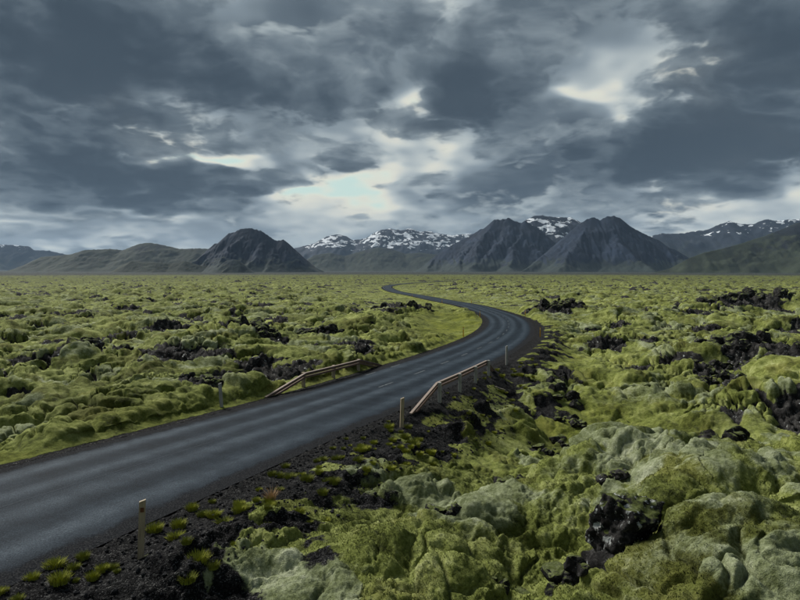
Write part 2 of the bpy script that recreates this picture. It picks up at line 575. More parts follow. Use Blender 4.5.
M_GROUND = ground_material()
M_ROCK = rock_material("lava_rock", .02)
M_LICHEN = rock_material("lava_rock_lichen", .095)
M_ASPHALT = asphalt_material()
M_PAINT = paint_material()
M_SEAM = plain_material("pale_joint_seam", (.028, .036, .046), .8, .7, 1.5)
M_STAKE = wood_material("weathered_stake_wood", (.15, .115, .07), (.29, .235, .15), (.28, .25, .19))
M_GREYWOOD = wood_material("grey_post_wood", (.15, .15, .13), (.27, .265, .24), (.31, .305, .285))
M_RAIL = wood_material("red_brown_rail_wood", (.065, .034, .022), (.13, .070, .048), (.14, .10, .08))
M_CAP = wood_material("pale_rail_cap_wood", (.11, .08, .06), (.22, .165, .13), (.23, .20, .175))
M_YELLOW = plain_material("yellow_plastic", (.60, .30, .02), .5, .15, 8)
M_REFLECT = plain_material("reflector", (.70, .68, .60), .25, .1, 30)
M_RUST = plain_material("rust_brown_reflector", (.10, .045, .025), .5, .3, 30)
M_GRASS = plain_material("grass_blades", (.20, .215, .03), .8, .45, 9)
M_GRASS2 = plain_material("olive_grass_blades", (.135, .15, .025), .8, .45, 9)
M_DRY = plain_material("dry_grass_blades", (.34, .23, .13), .8, .3, 9)
M_GRAVEL = plain_material("black_scoria", (.017, .0175, .019), .95, .8, 7)
M_STICK = plain_material("bleached_wood", (.34, .31, .26), .8, .25, 20)


def link(name, me, mat=None, parent=None, loc=None):
    o = bpy.data.objects.new(name, me)
    COL.objects.link(o)
    if mat is not None and me is not None and not me.materials:
        me.materials.append(mat)
    if parent is not None:
        o.parent = parent
    if loc is not None:
        o.location = loc
    return o


def tag(o, label=None, cat=None, group=None, kind=None):
    for k, v in (('label', label), ('category', cat), ('group', group), ('kind', kind)):
        if v:
            o[k] = v
    return o


def grid_mesh(name, P, faces_mask=None, smooth=True, attrs=None):
    """P: (rows, cols, 3) -> quad mesh"""
    nr, nc = P.shape[:2]
    idx = np.arange(nr * nc, dtype=np.int32).reshape(nr, nc)
    q = np.stack([idx[:-1, :-1], idx[:-1, 1:], idx[1:, 1:], idx[1:, :-1]], -1).reshape(-1, 4)
    if faces_mask is not None:
        q = q[faces_mask.reshape(-1)]
    V = P.reshape(-1, 3).astype(F32)
    used = np.zeros(len(V), bool)
    used[q.ravel()] = True
    remap = np.cumsum(used) - 1
    V = V[used]
    q = remap[q].astype(np.int32)
    me = bpy.data.meshes.new(name)
    me.vertices.add(len(V))
    me.vertices.foreach_set('co', V.ravel())
    me.loops.add(q.size)
    me.loops.foreach_set('vertex_index', q.ravel())
    me.polygons.add(len(q))
    me.polygons.foreach_set('loop_start', np.arange(0, q.size, 4, dtype=np.int32))
    me.update(calc_edges=True)
    if smooth:
        me.polygons.foreach_set('use_smooth', np.ones(len(q), bool))
    for k, a in (attrs or {}).items():
        at = me.attributes.new(k, 'FLOAT', 'POINT')
        at.data.foreach_set('value', a.reshape(-1)[used].astype(F32))
    return me


# ------------------------------------------------------------------ the ground: one sheet to the horizon
def radial_rows():
    r = [0.6]
    while r[-1] < 4.6:
        r.append(r[-1] * 1.05)
    while r[-1] < 26:
        r.append(r[-1] * 1.0034)
    while r[-1] < 190:
        r.append(r[-1] * 1.0044)
    k = .0042
    while r[-1] < 20000:
        k = min(k * (1.0035 if r[-1] < 1500 else 1.03), .05)
        r.append(r[-1] * (1 + k))
    return np.array(r)


def angles():
    a = list(np.linspace(-36.5, 36.5, 650))
    st = 73 / 649
    hi = 36.5
    right = []
    while hi < 178:
        st = min(st * 1.09, 5)
        hi += st
        right.append(hi)
    right = np.array(right)
    right = 36.5 + (right - 36.5) * (180 - 36.5) / (right[-1] - 36.5)
    return np.r_[-right[::-1], a, right]


# broad swells of the lava: x, y, half widths, turn, amount
SWELLS = [(9.0, 10.5, 5.0, 6.3, 0, 2.35), (3.6, 8.2, 2.4, 2.6, 0, .55), (12, 16, 4, 2.2, 15, .7),
          (4.95, 9.3, 1.0, .8, 0, .75), (6.4, 12.3, 1.7, 1.0, 0, .65), (4.4, 7.4, 1.0, .7, 0, .5), (2.2, 13.6, 2.8, .75, 42, .8), (5.2, 15.4, 1.2, 1.0, 0, .65),
          (5.6, 10.9, 2.2, .4, 20, -.6), (2.6, 11.0, 1.6, .5, 40, -.6), (.6, 10.6, .9, .6, 30, .35), (9.5, 13.8, 2.0, .5, 10, -.35), (8.5, 27, 4.2, 7.5, -12, -1.55), (3.2, 19.5, 2.0, 3.5, -20, -.55),
          (25, 45, 8, 4, 0, 1.5), (19, 38, 6, 4, 20, .8), (30, 36, 7, 4, 0, 1.0), (22, 32, 5, 3, 0, .7),
          (63, 113, 16, 6, 0, 2.4), (27, 102, 8, 4, 0, 1.3), (-9.6, 27.6, 3.0, 2.0, 0, .85), (-13.5, 22.5, 4.0, 2.5, 0, .5),
          (-12.5, 45, 6, 3, 0, 1.2), (-6.5, 53, 5, 3, 0, 1.0), (-28, 48, 5, 3, 0, .8), (-20, 38, 6, 2.5, 0, .7),
          (2, 98, 9, 7, 0, 1.6), (-3, 75, 7, 8, 0, .9)]
# bare lava breaks out here: x, y, radius
BARE = [(3.6, 10.0, .75), (7.5, 15.6, 1.0), (8.6, 16.2, .8), (24.2, 44.0, 3.2), (22.6, 42.0, 2.0), (20.3, 38.6, 2.2), (17.8, 35.5, 1.6), (27.5, 41.5, 2.2),
        (63, 113, 7), (56, 110, 4), (23.5, 100, 4.5), (28, 101, 3), (-10.5, 45.2, 1.9), (-9.0, 44.0, 1.4), (-7.0, 53.0, 2.0), (-5.2, 55, 1.6), (-8.8, 27.3, 1.2), (-8.2, 28.6, .8),
        (-27, 47.8, 1.6), (-19.8, 41.5, 1.4), (-18, 41, 1.0), (-23, 34, 1.2), (-1.5, 96, 3.5), (3, 98, 2.5), (-16, 26, .9),
        (3.7, 18.6, .6), (2.6, 17.2, .45), (2.65, 9.6, .35), (1.0, 13, .3), (8.2, 22.3, .9), (10.6, 28.8, .8), (6.2, 26.2, .8), (5.7, 24.2, .6)]


# stretches of dry grey moss: x, y, half widths, amount
GREY = [(6.8, 12.7, 2.4, 1.2, 1.1), (5.2, 15.4, 1.5, 1.3, 1.1), (4.6, 8.2, 1.5, 1.0, .9), (2.4, 13.8, 1.4, 1.0, 1.0), (1.2, 12.6, 1.0, .8, .9), (5.2, 9.6, .9, .6, .7), (.3, 16.0, .9, .8, .5), (-.8, 10.8, 1.0, .5, .25),
        (8.6, 10.4, 1.5, .8, .8), (-10.5, 26.5, 2.0, 1.0, .9), (-15, 29, 3, 1.2, .6)]


def trend(r):
    return np.interp(r, [0, 15, 30, 50, 70, 112, 160, 222, 275, 430, 700, 1500, 4000, 25000],
                     [0.0, -.2, -.7, -1.25, -1.7, -2.4, -3.15, -4.1, -4.8, -5.9, -7.3, -10, -16, -20]).astype(F32)


def build_ground():
    rr, aa = radial_rows(), np.radians(angles())
    Rg, Ag = np.meshgrid(rr, aa, indexing='ij')
    shape = Rg.shape
    x = (Rg * np.sin(Ag)).astype(F32).ravel()
    y = (Rg * np.cos(Ag)).astype(F32).ravel()
    r = Rg.astype(F32).ravel()
    d, rz = road_field(x, y)
    d = d - flare(y) * np.clip(d / 3, 0, 1)
    ad = np.abs(d)
    z = trend(r)
    nearw = 1 - sstep(r, 900, 2500)
    # natural level: the land falls away on the right of the road bank
    right = sstep(d, 2, 9) * (1 - sstep(r, 60, 120))
    z = z - 1.15 * right - .55 * sstep(-d, 3, 7) * (1 - sstep(r, 70, 120))
    for sx, sy, wx, wy, rot, am in SWELLS:
        c, s = math.cos(R(rot)), math.sin(R(rot))
        near = np.where((np.abs(x - sx) < 4 * max(wx, wy)) & (np.abs(y - sy) < 4 * max(wx, wy)))[0]
        dx, dy = x[near] - sx, y[near] - sy
        u, v = (dx * c + dy * s) / wx, (-dx * s + dy * c) / wy
        z[near] += am * np.exp(-.5 * (u * u + v * v))
    # rolling lava, sheets of it broken and tilted
    wx = fbm(x / 9, y / 9, 3, 3)
    wy = fbm(x / 9 + 40, y / 9, 5, 3)
    xw, yw = x + wx * 2.2, y + wy * 2.2
    big = fbm(xw / 17, yw / 17, 21, 3)
    hill = np.abs(perlin(xw / 7.5, yw / 7.5, 31))
    ridge = 1 - np.abs(fbm(xw / 26, yw / 26, 41, 3))
    onl = np.where(d < 0, sstep(ad, 3.5, 6.0), sstep(ad, 4.0, 10))                                   # lumps stay clear of the road
    nearright = sstep(d, 3, 7) * (1 - sstep(r, 22, 34))
    amp = onl * nearw * (1 - .30 * nearright)
    z = z + amp * (.55 * big + .85 * (hill - .22) + .55 * (ridge - .75)) * np.interp(r, [0, 20, 40, 120, 400, 900], [.8, 1, 1.5, 1.7, 2.2, 2.6])
    cor = (1 - sstep(ad, 8, 48)) * sstep(r, 95, 150) * (r < 850)
    z = np.where(cor > 0, z + (rz - .9 - z) * cor * .85, z)
    # grassy flat inside the bend
    flat = np.exp(-(((x - 6.5) / 5.0) ** 2 + ((y - 78) / 24) ** 2)) * (d < 0)
    hollow = np.exp(-(((x - 9.2) / 3.2) ** 2 + ((y - 29) / 6.5) ** 2)) + .9 * np.exp(-(((x - 13) / 3.0) ** 2 + ((y - 47) / 9) ** 2))
    calm = np.clip(flat * 1.3 + hollow * .8, 0, 1)
    z = np.where(flat > .02, z + (rz - .45 - z) * np.clip(flat * 1.2, 0, 1), z)
    z = z - 0
    bare = np.zeros_like(x)
    for bx, by, br in BARE:
        near = np.where((np.abs(x - bx) < 3 * br) & (np.abs(y - by) < 3 * br))[0]
        q = np.hypot(x[near] - bx, y[near] - by) / br + .35 * fbm(x[near] / br * 1.3, y[near] / br * 1.3, 77, 2)
        bare[near] = np.maximum(bare[near], 1 - sstep(q, .65, 1.15))
    # road bank: bounded below by the bank and above by the cut
    e = np.maximum(ad - 3.15, 0)
    wob = .35 * perlin(x / 2.3, y / 2.3, 8) * sstep(e, .2, 2)
    low = rz - .06 - np.where((d > 0) | (r > 110), .52, .30) * np.maximum(e - .25, 0) + wob * .5
    high = rz - .07 - .10 * np.minimum(e, 1.2) + np.where(d < 0, .55, .62) * np.maximum(e - np.where(d < 0, .8, 1.0), 0) + wob * .3
    high = np.where(r > 110, np.minimum(high, rz - .10 + .05 * np.maximum(e - 4, 0)), high)
    inr = (r < 850) & (ad < 40)
    z = np.where(inr, np.minimum(np.maximum(z, low), high), z)
    z = np.where(ad < 3.12, rz - .055 - .12 * (1 - sstep(ad, 2.6, 3.06)), z)
    bank = np.where(inr, 1 - sstep(np.abs(z - low), .02, .30), 0) * (d > 0) * sstep(ad, 2.6, 3.0)

    P = np.stack([x, y, z], 1).reshape(*shape, 3)
    du = np.gradient(P, axis=0)
    dv = np.gradient(P, axis=1)
    nrm = np.cross(dv, du)
    nrm /= np.linalg.norm(nrm, axis=2)[..., None] + 1e-9
    steep0 = 1 - nrm[..., 2].reshape(-1)
    # cushions of moss, big to small, pushed out along the slope
    lump = np.where(d < 0, sstep(ad, 3.3, 4.5), sstep(ad, 3.5, 5.4)) * (1 - .72 * calm)
    lump = lump * np.where(bank > .3, 1 - .75 * bank * (1 - sstep(fbm(x / 1.7, y / 1.7, 55, 3), .0, .5)), 1)

    def pillow(f1, f2):
        e = f2 - f1
        return .62 * (1 - np.minimum(f1, 1.1) ** 2) + .38 * (1 - np.exp(-e * e / (e + .12) * 4.5))
    disp = np.zeros_like(x)
    tone = np.zeros_like(x)
    w1x, w1y = xw + .55 * fbm(x / 1.9, y / 1.9, 61, 3), yw + .55 * fbm(x / 1.9 + 7, y / 1.9, 62, 3)
    soft = sstep(fbm(x / 6.5, y / 6.5, 60, 3), -.35, .40)              # some stretches lie smooth, others are heaped
    far_f = sstep(r, 120, 320)
    e1, e2, ev = worley(w1x / 9.5, w1y / 9.5, 70)
    nearr = 1 - sstep(r, 14, 30)
    w1x, w1y = w1x + .16 * fbm(x / .55, y / .55, 161, 2), w1y + .16 * fbm(x / .55 + 5, y / .55, 162, 2)
    f1, f2, rv = worley(w1x / 2.6, w1y / 2.6, 71)
    disp += pillow(f1, f2) * (.12 + .55 * rv) * (.6 + .4 * soft)
    disp += far_f * pillow(e1, e2) * (.2 + 1.0 * ev) * .7
    tone += rv - .5
    crack = np.maximum((1 - sstep(f2 - f1, .02, .20)), far_f * (1 - sstep(e2 - e1, .02, .16)))
    m = np.where(r < 600)[0]
    g1, g2, gv = worley(w1x[m] / 1.05 + 3, w1y[m] / 1.05, 72)
    disp[m] += pillow(g1, g2) * (.06 + .32 * gv) * (1 - sstep(r[m], 350, 600)) * (.35 + .65 * soft[m]) * (1 + .35 * nearr[m])
    tone[m] += (gv - .5) * .7
    crack[m] = np.maximum(crack[m], .75 * (1 - sstep(g2 - g1, .02, .16)))
    m = np.where(r < 130)[0]
    xm, ym = x[m], y[m]
    h1, h2, hv = worley((xm + .12 * perlin(xm * 2.7, ym * 2.7, 63)) / .40, (ym + .12 * perlin(xm * 2.7, ym * 2.7, 64)) / .40, 73)
    patch = sstep(fbm(xm / 2.6, ym / 2.6, 66, 2), -.30, .30)
    disp[m] += pillow(h1, h2) * (.045 + .17 * hv) * (1 - sstep(r[m], 80, 130)) * (.25 + .75 * patch)
    tone[m] += (hv - .5) * .4
    m2 = np.where(r[m] < 40)[0]
    mm = m[m2]
    k1, k2, kv = worley((x[mm] + .03 * perlin(x[mm] * 9, y[mm] * 9, 65)) / .14, y[mm] / .14, 74)
    disp[mm] += pillow(k1, k2) * (.014 + .055 * kv) * (1 - sstep(r[mm], 24, 40)) * (.3 + .7 * patch[m2])
    disp += .08 * (.35 - np.abs(fbm(x / .8, y / .8, 67, 4, .6))) * (1 - sstep(r, 80, 200))
    m = np.where(r < 22)[0]
    disp[m] += .016 * fbm(x[m] / .07, y[m] / .07, 69, 2, .6) * (1 - sstep(r[m], 13, 22))
    # bare blocks: angular, cracked
    b1, b2, bv = worley(x / .8 + 11, y / .8, 81)
    jag = (bv - .5) * .8 + .35 * fbm(x / .35, y / .35, 83, 3) - .45 * (1 - sstep(b2 - b1, .03, .2))
    brk = fbm(xw / 6.0, yw / 6.0, 91, 4) * (1 - far_f) + far_f * fbm(xw / 16.0, yw / 11.0, 94, 4)
    natural = sstep(brk + .10 * far_f, .30, .56) * onl * (1 - calm) * (1 - nearright * .8)
    rock = np.maximum(bare, natural * .85)
    # lava shows where the sheets break off steeply; in cracks between cushions its black also paints shade
    rock = np.maximum(rock, np.clip(sstep(steep0, .16, .30) * .9, 0, 1) * onl * (1 - .6 * nearright))
    deep = crack * sstep(fbm(x / 5, y / 5, 92, 3), -.15, .25) * onl * (1 - calm) * (1 - .7 * nearright)
    rock = np.maximum(rock, deep * .95 * (1 - .75 * nearright))
    far_k = np.interp(r, [0, 14, 30, 60, 150, 500, 1200], [.8, .9, 1.05, 1.1, 1.15, 1.3, 1.5])
    disp = (disp - .6 * deep) * far_k * (1 - .5 * np.maximum(bare, natural)) + np.maximum(bare, natural) * jag * .6 * np.interp(r, [0, 30, 120, 400], [.5, .75, 1.2, 1.8])
    disp *= lump * nearw * (1 - .6 * cor)
    disp += (1 - lump) * (r < 200) * (sstep(ad, 3.2, 3.8) * (.05 * fbm(x / .4, y / .4, 68, 3) + .03) + (1 - sstep(ad, 3.2, 3.6)) * sstep(ad, 2.7, 2.9) * .028 * fbm(x / .3, y / .3, 68, 3, .7))
    P = P + nrm * disp.reshape(shape)[..., None]

    # gravel on the bank, with islands of moss
    isl = fbm(x / 1.6, y / 1.6, 55, 3)
    wide = np.interp(y, [5, 12, 18, 24, 32, 45, 60, 75, 100], [4.4, 3.6, 3.0, 3.0, 4.2, 4.2, 3.2, 1.5, .5])
    q = (ad - 3.0) / np.maximum(wide * (1 + .45 * fbm(x / 3.2, y / 3.2, 57, 3)), .1)
    gr = np.where(d > 0, 1 - sstep(q, .75, 1.15), 1 - sstep(ad, 3.25, 3.6))
    gr = gr * (1 - .85 * sstep(isl, .02, .38) * sstep(ad, 3.6, 4.4))
    gr = gr * (1 - .95 * np.exp(-(((d - 4.7) / .85) ** 2 + ((y - 29.5) / 5.0) ** 2)) * sstep(isl, -.45, .0))
    gr = np.where(ad < 3.3, 1, gr) * (r < 850)
    verge = np.clip(flat * 1.5, 0, 1) + np.where(d < 0, .6 * (1 - sstep(ad, 3.8, 6.0)), .5 * (1 - sstep(ad, 3.8, 8)) * (r > 18)) * (r < 850) + .8 * np.clip(hollow, 0, 1)
    verge = np.clip(verge, 0, 1) * (.55 + .45 * sstep(fbm(x / 4, y / 4, 58, 3), -.5, .3))
    grey = sstep(fbm(xw / 4.2, yw / 4.2, 95, 4) + .45 * tone + .30 * (disp - .3).clip(-.5, .8), .12, .60)  # grey moss patches, plus highlights painted pale onto the raised cushion tops
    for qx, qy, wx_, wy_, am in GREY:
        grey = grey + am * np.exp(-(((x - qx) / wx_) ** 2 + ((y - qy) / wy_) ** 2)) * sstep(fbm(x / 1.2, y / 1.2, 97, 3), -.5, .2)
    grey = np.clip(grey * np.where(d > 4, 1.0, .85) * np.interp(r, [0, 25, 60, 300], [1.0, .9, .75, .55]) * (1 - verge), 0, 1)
    rock = rock * (1 - verge * .8) * (ad > 3.6)
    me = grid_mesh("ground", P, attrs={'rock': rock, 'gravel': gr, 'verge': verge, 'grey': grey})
    o = link("ground", me, M_GROUND)
    global FIELD
    FIELD = (P.reshape(-1, 3), r, rock, gr, verge, grey, np.degrees(Ag).ravel(), disp)
    tag(o, "rolling lava field covered with green and grey moss", None, None, 'structure')
    return o


GROUND = build_ground()
bpy.context.view_layer.update()


def gz(x, y):
    ok, loc, nor, i = GROUND.ray_cast(Vector((x, y, 60)), Vector((0, 0, -1)))
    return (loc.z, nor) if ok else (0.0, Vector((0, 0, 1)))


# ------------------------------------------------------------------ road
def ribbon(name, s0, s1, off0, off1, lift, n, mat, cross=1, taper=0.0, camber=0.0):
    s = np.interp(np.linspace(0, 1, n), [0, 1], [s0, s1]) if n < 400 else RS[(RS >= s0) & (RS <= s1)]
    n = len(s)
    C = np.stack([np.interp(s, RS, RC[:, k]) for k in range(3)], 1)
    Nn = np.stack([np.interp(s, RS, RN[:, k]) for k in range(2)], 1)
    Nn /= np.linalg.norm(Nn, axis=1)[:, None]
    u = np.linspace(off0, off1, cross + 1)
    P = np.zeros((n, cross + 1, 3))
    uu = np.broadcast_to(u[None, :], (n, cross + 1)).copy()
    if cross > 1:
        uu = uu + flare(C[:, 1])[:, None] * np.clip(uu / 3, 0, 1)
    P[..., :2] = C[:, None, :2] + Nn[:, None, :] * uu[..., None]
    P[..., 2] = C[:, None, 2] + lift - camber * (np.abs(u) / 3)[None, :] ** 2
    me = grid_mesh(name, P[:, ::-1] if off1 < off0 else P)
    uvl = me.uv_layers.new(name="UVMap")
    vi = np.zeros(len(me.loops), np.int32)
    me.loops.foreach_get('vertex_index', vi)
    UV = np.stack(np.broadcast_arrays(u[None, :], s[:, None]), -1).reshape(-1, 2)
    uvl.data.foreach_set('uv', UV[vi].astype(F32).ravel())
    return link(name, me, mat)


road = ribbon("road", 0, RS[-1], -3.0, 3.0, 0.0, 700, M_ASPHALT, cross=12, camber=.06)
tag(road, "winding worn asphalt road crossing the lava field", None, None, 'structure')


def run(y):
    return float(np.interp(y, RC[:, 1], RS))


# painted dashes: children of the road
o = ribbon("centre_seam", run(-20), run(27), -.018, .018, .0045, 120, M_SEAM)
o.parent = road
s = run(30)
while s < run(330):
    o = ribbon("lane_dash", s, s + 1.8, -.045, .045, .0085, 8, M_PAINT)
    o.parent = road
    s += 5.0
for ya, yb, off in ((33.5, 34.8, -2.42), (37, 38.4, -2.42)):
    o = ribbon("edge_dash", run(ya), run(yb), off - .05, off + .05, -.03, 6, M_PAINT)
    o.parent = road


# ------------------------------------------------------------------ mountains
def mountain(name, label, D, crest, mat, seed, slope=.62, spurs=8, depth=1.0, rough=1.0, n=(230, 100), foot=45, wiggle=.12):
    """crest: (x, height) in metres along a ridge D metres to the north; skeleton of ridges with talus slopes between"""
    rng = np.random.RandomState(seed)
    c = np.array(crest, float)
    X, Hh = c[:, 0], c[:, 1]
    xs = np.linspace(X[0], X[-1], 260)
    hs = np.interp(xs, X, Hh)
    hm = hs.max()
    ys = D + wiggle * hm * 4 * np.array([float(perlin(np.array([t / (hm * 3.5) + seed]), np.array([.37]), seed)[0]) for t in xs])
    hs = hs * ys / D * (1 + .018 * fbm(xs / hm * 14, xs * 0 + seed, seed + 6, 3, .6) * np.clip(hs / hm * 2 - .4, 0, 1))
    sk = [np.stack([xs * ys / D, ys, hs], 1)]
    for k in range(spurs):
        i = int((k + .2 + .6 * rng.rand()) / spurs * 260) % 260
        if hs[i] < .25 * hm:
            continue
        p = sk[0][i].copy()
        a = rng.uniform(-.75, .75)
        L = hs[i] * rng.uniform(.7, .95)
        m = 26
        t = np.linspace(0, 1, m)
        a_t = a + .35 * np.sin(t * 3 + rng.rand() * 6)
        st = p[2] / (.46 + .1 * rng.rand()) / m
        q = np.zeros((m, 3))
        q[:, 0] = p[0] + np.cumsum(np.sin(a_t)) * st
        q[:, 1] = p[1] - np.cumsum(np.cos(a_t)) * st
        q[:, 2] = p[2] * (1 - .06 - .94 * t ** .85) * (1 + .05 * rng.randn(m) * t * (1 - t))
        sk.append(q)
    sk = np.concatenate(sk)
    reach = hm / slope * 1.35 + 3 * foot
    gx = np.linspace((X[0] * .98 - reach * .75), X[-1] * .98 + reach * .75, n[0])
    nf = int(n[1] * .74)
    gt = np.r_[-reach * 1.3 * np.linspace(1, 0, nf) ** 1.25, reach * np.linspace(0, 1, n[1] - nf)[1:]]
    yc = np.interp(gx, xs * ys / D, ys)
    yc = np.where(gx < xs[0], ys[0], np.where(gx > xs[-1] * ys[-1] / D, ys[-1], yc))
    GX, GT = np.meshgrid(gx, gt)
    GY = GT + yc[None, :]
    x, y = GX.ravel(), GY.ravel()
    sc = hm
    off = np.clip(np.abs(GT.ravel()) / (.35 * hm), 0, 1)
    wxn = fbm(x / sc * 2.2, y / sc * 2.2, seed + 1, 4) * sc * .05 * rough * off
    wyn = fbm(x / sc * 2.2 + 9, y / sc * 2.2, seed + 2, 4) * sc * .05 * rough * off
    z = np.full(x.shape, -1e9)
    for c0 in range(0, len(x), 4000):
        sl = slice(c0, c0 + 4000)
        dx = (x[sl] + wxn[sl])[:, None] - sk[:, 0]
        dy = (y[sl] + wyn[sl])[:, None] - sk[:, 1]
        z[sl] = (sk[:, 2] - slope * np.hypot(dx, dy)).max(1)
    up = np.clip(z / hm, 0, 1)
    gul = np.abs(fbm(x / sc * 11, y / sc * 3, seed + 3, 4))
    z = z + off * rough * hm * (.05 * (gul - .3) * np.clip(1 - up, 0, 1) * up * 4 + .012 * fbm(x / sc * 9, y / sc * 9, seed + 4, 4) * (.3 + up))
    z = foot * np.log1p(np.exp(np.clip(z / foot, -40, 40))) - (.7 * foot + 20) * (1 - up)
    z = np.where(z > hm * 2, hm, z)
    P = np.stack([x, y, z], 1).reshape(GX.shape + (3,))
    zz = P[..., 2]
    fm = np.maximum.reduce([zz[:-1, :-1], zz[1:, :-1], zz[:-1, 1:], zz[1:, 1:]]) > -26
    me = grid_mesh("mountain", P, faces_mask=fm)
    o = link(name, me, mat)
    tag(o, label, None, None, 'structure')
    return o


BLUE = (.040, .044, .052)
GRN = (.050, .060, .030)
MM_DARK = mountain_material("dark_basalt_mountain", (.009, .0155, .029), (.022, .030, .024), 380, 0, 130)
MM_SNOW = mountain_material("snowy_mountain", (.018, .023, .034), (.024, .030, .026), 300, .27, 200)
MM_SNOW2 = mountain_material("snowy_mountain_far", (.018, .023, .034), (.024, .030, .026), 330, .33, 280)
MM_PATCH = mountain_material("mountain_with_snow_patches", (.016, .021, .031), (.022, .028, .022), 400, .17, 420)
MM_GREEN = mountain_material("mossy_mountain", (.015, .019, .026), (.028, .034, .020), 900, 0, 420)
MM_CLIFF = mountain_material("dark_mossy_ridge", (.012, .016, .021), (.026, .033, .018), 900, 0, 300)

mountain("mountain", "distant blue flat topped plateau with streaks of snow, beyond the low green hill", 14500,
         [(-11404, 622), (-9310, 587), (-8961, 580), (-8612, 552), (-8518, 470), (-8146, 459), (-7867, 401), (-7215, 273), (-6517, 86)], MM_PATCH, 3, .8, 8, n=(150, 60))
mountain("mountain", "long low green hill with a rounded dome, left of the dark cone mountain", 6600,
         [(-3983, 21), (-3899, 116), (-3793, 159), (-3475, 185), (-3337, 222), (-3072, 233), (-2924, 222), (-2754, 278), (-2648, 289), (-2521, 270), (-2331, 233), (-2119, 238), (-1748, 222), (-1483, 148)],
         MM_GREEN, 5, .5, 9, n=(230, 80))
mountain("hill", "small green foothill in front of the low domed hill", 4700,
         [(-2173, 9), (-2097, 43), (-2022, 69), (-1961, 65), (-1848, 62), (-1735, 54), (-1622, 69), (-1509, 46), (-1320, 16)], MM_GREEN, 8, .45, 6, n=(160, 60), foot=12)
mountain("mountain", "dark cone mountain with a jagged top and bare scree slopes", 5000,
         [(-1701, 65), (-1565, 162), (-1485, 226), (-1437, 234), (-1364, 302), (-1324, 306), (-1276, 330), (-1188, 336), (-1108, 314), (-995, 250), (-963, 250), (-931, 258), (-883, 222), (-803, 141), (-722, 73), (-626, 25)],
         MM_DARK, 13, .82, 12, rough=1.0, n=(330, 130))
mountain("hill", "small dark crag at the foot of the cone mountain", 3900,
         [(-1127, 21), (-1089, 61), (-1045, 69), (-1008, 64), (-977, 39), (-926, 14)], MM_DARK, 14, .6, 4, n=(100, 50), foot=8)
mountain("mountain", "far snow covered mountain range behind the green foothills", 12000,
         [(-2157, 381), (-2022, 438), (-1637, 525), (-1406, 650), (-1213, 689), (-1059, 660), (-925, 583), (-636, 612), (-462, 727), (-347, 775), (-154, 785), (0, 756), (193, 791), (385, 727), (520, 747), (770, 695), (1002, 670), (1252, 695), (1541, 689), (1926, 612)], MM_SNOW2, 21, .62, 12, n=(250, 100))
mountain("hill", "green grey foothills below the far snowy range", 8600,
         [(-1380, 81), (-1173, 219), (-966, 247), (-759, 205), (-552, 260), (-304, 309), (-110, 288), (69, 233), (276, 247), (552, 219), (828, 136)], MM_GREEN, 23, .5, 9, n=(200, 80))
mountain("mountain", "broad dark mountain with long scree slopes and a jagged summit", 6600,
         [(191, 31), (297, 116), (413, 212), (551, 291), (742, 376), (848, 437), (943, 476), (996, 535), (1059, 529), (1134, 551), (1218, 519), (1271, 503), (1324, 519), (1430, 466), (1568, 360), (1695, 212)],
         MM_DARK, 31, .80, 14, n=(360, 130))
mountain("mountain", "snow capped summit between the two dark mountains", 7700,
         [(1298, 431), (1483, 580), (1607, 648), (1693, 672), (1854, 654), (2101, 642), (2188, 604), (2348, 543), (2596, 431)], MM_SNOW, 37, .65, 7, n=(200, 90))
mountain("mountain", "dark triangular mountain with a serrated top and a long green spur", 5900,
         [(1212, 38), (1373, 133), (1515, 284), (1681, 436), (1761, 483), (1828, 499), (1885, 474), (1946, 502), (2012, 512), (2065, 493), (2131, 442), (2226, 392), (2344, 341), (2443, 303), (2510, 251), (2609, 218), (2746, 142), (2888, 48)],
         MM_DARK, 41, .80, 14, n=(380, 130))
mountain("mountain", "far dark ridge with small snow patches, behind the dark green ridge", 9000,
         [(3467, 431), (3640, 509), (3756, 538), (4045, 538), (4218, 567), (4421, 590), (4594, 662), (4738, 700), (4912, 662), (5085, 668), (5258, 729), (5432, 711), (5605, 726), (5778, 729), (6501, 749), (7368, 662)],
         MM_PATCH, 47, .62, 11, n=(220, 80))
mountain("mountain", "near dark green ridge with rocky cliffs and mossy slopes", 4000,
         [(1605, 2), (1669, 21), (1734, 40), (1862, 105), (1958, 137), (2055, 156), (2183, 188), (2311, 227), (2440, 271), (2517, 304), (2568, 316), (2889, 387), (3339, 426)], MM_CLIFF, 53, .60, 12, rough=1.5, n=(260, 120), foot=15)


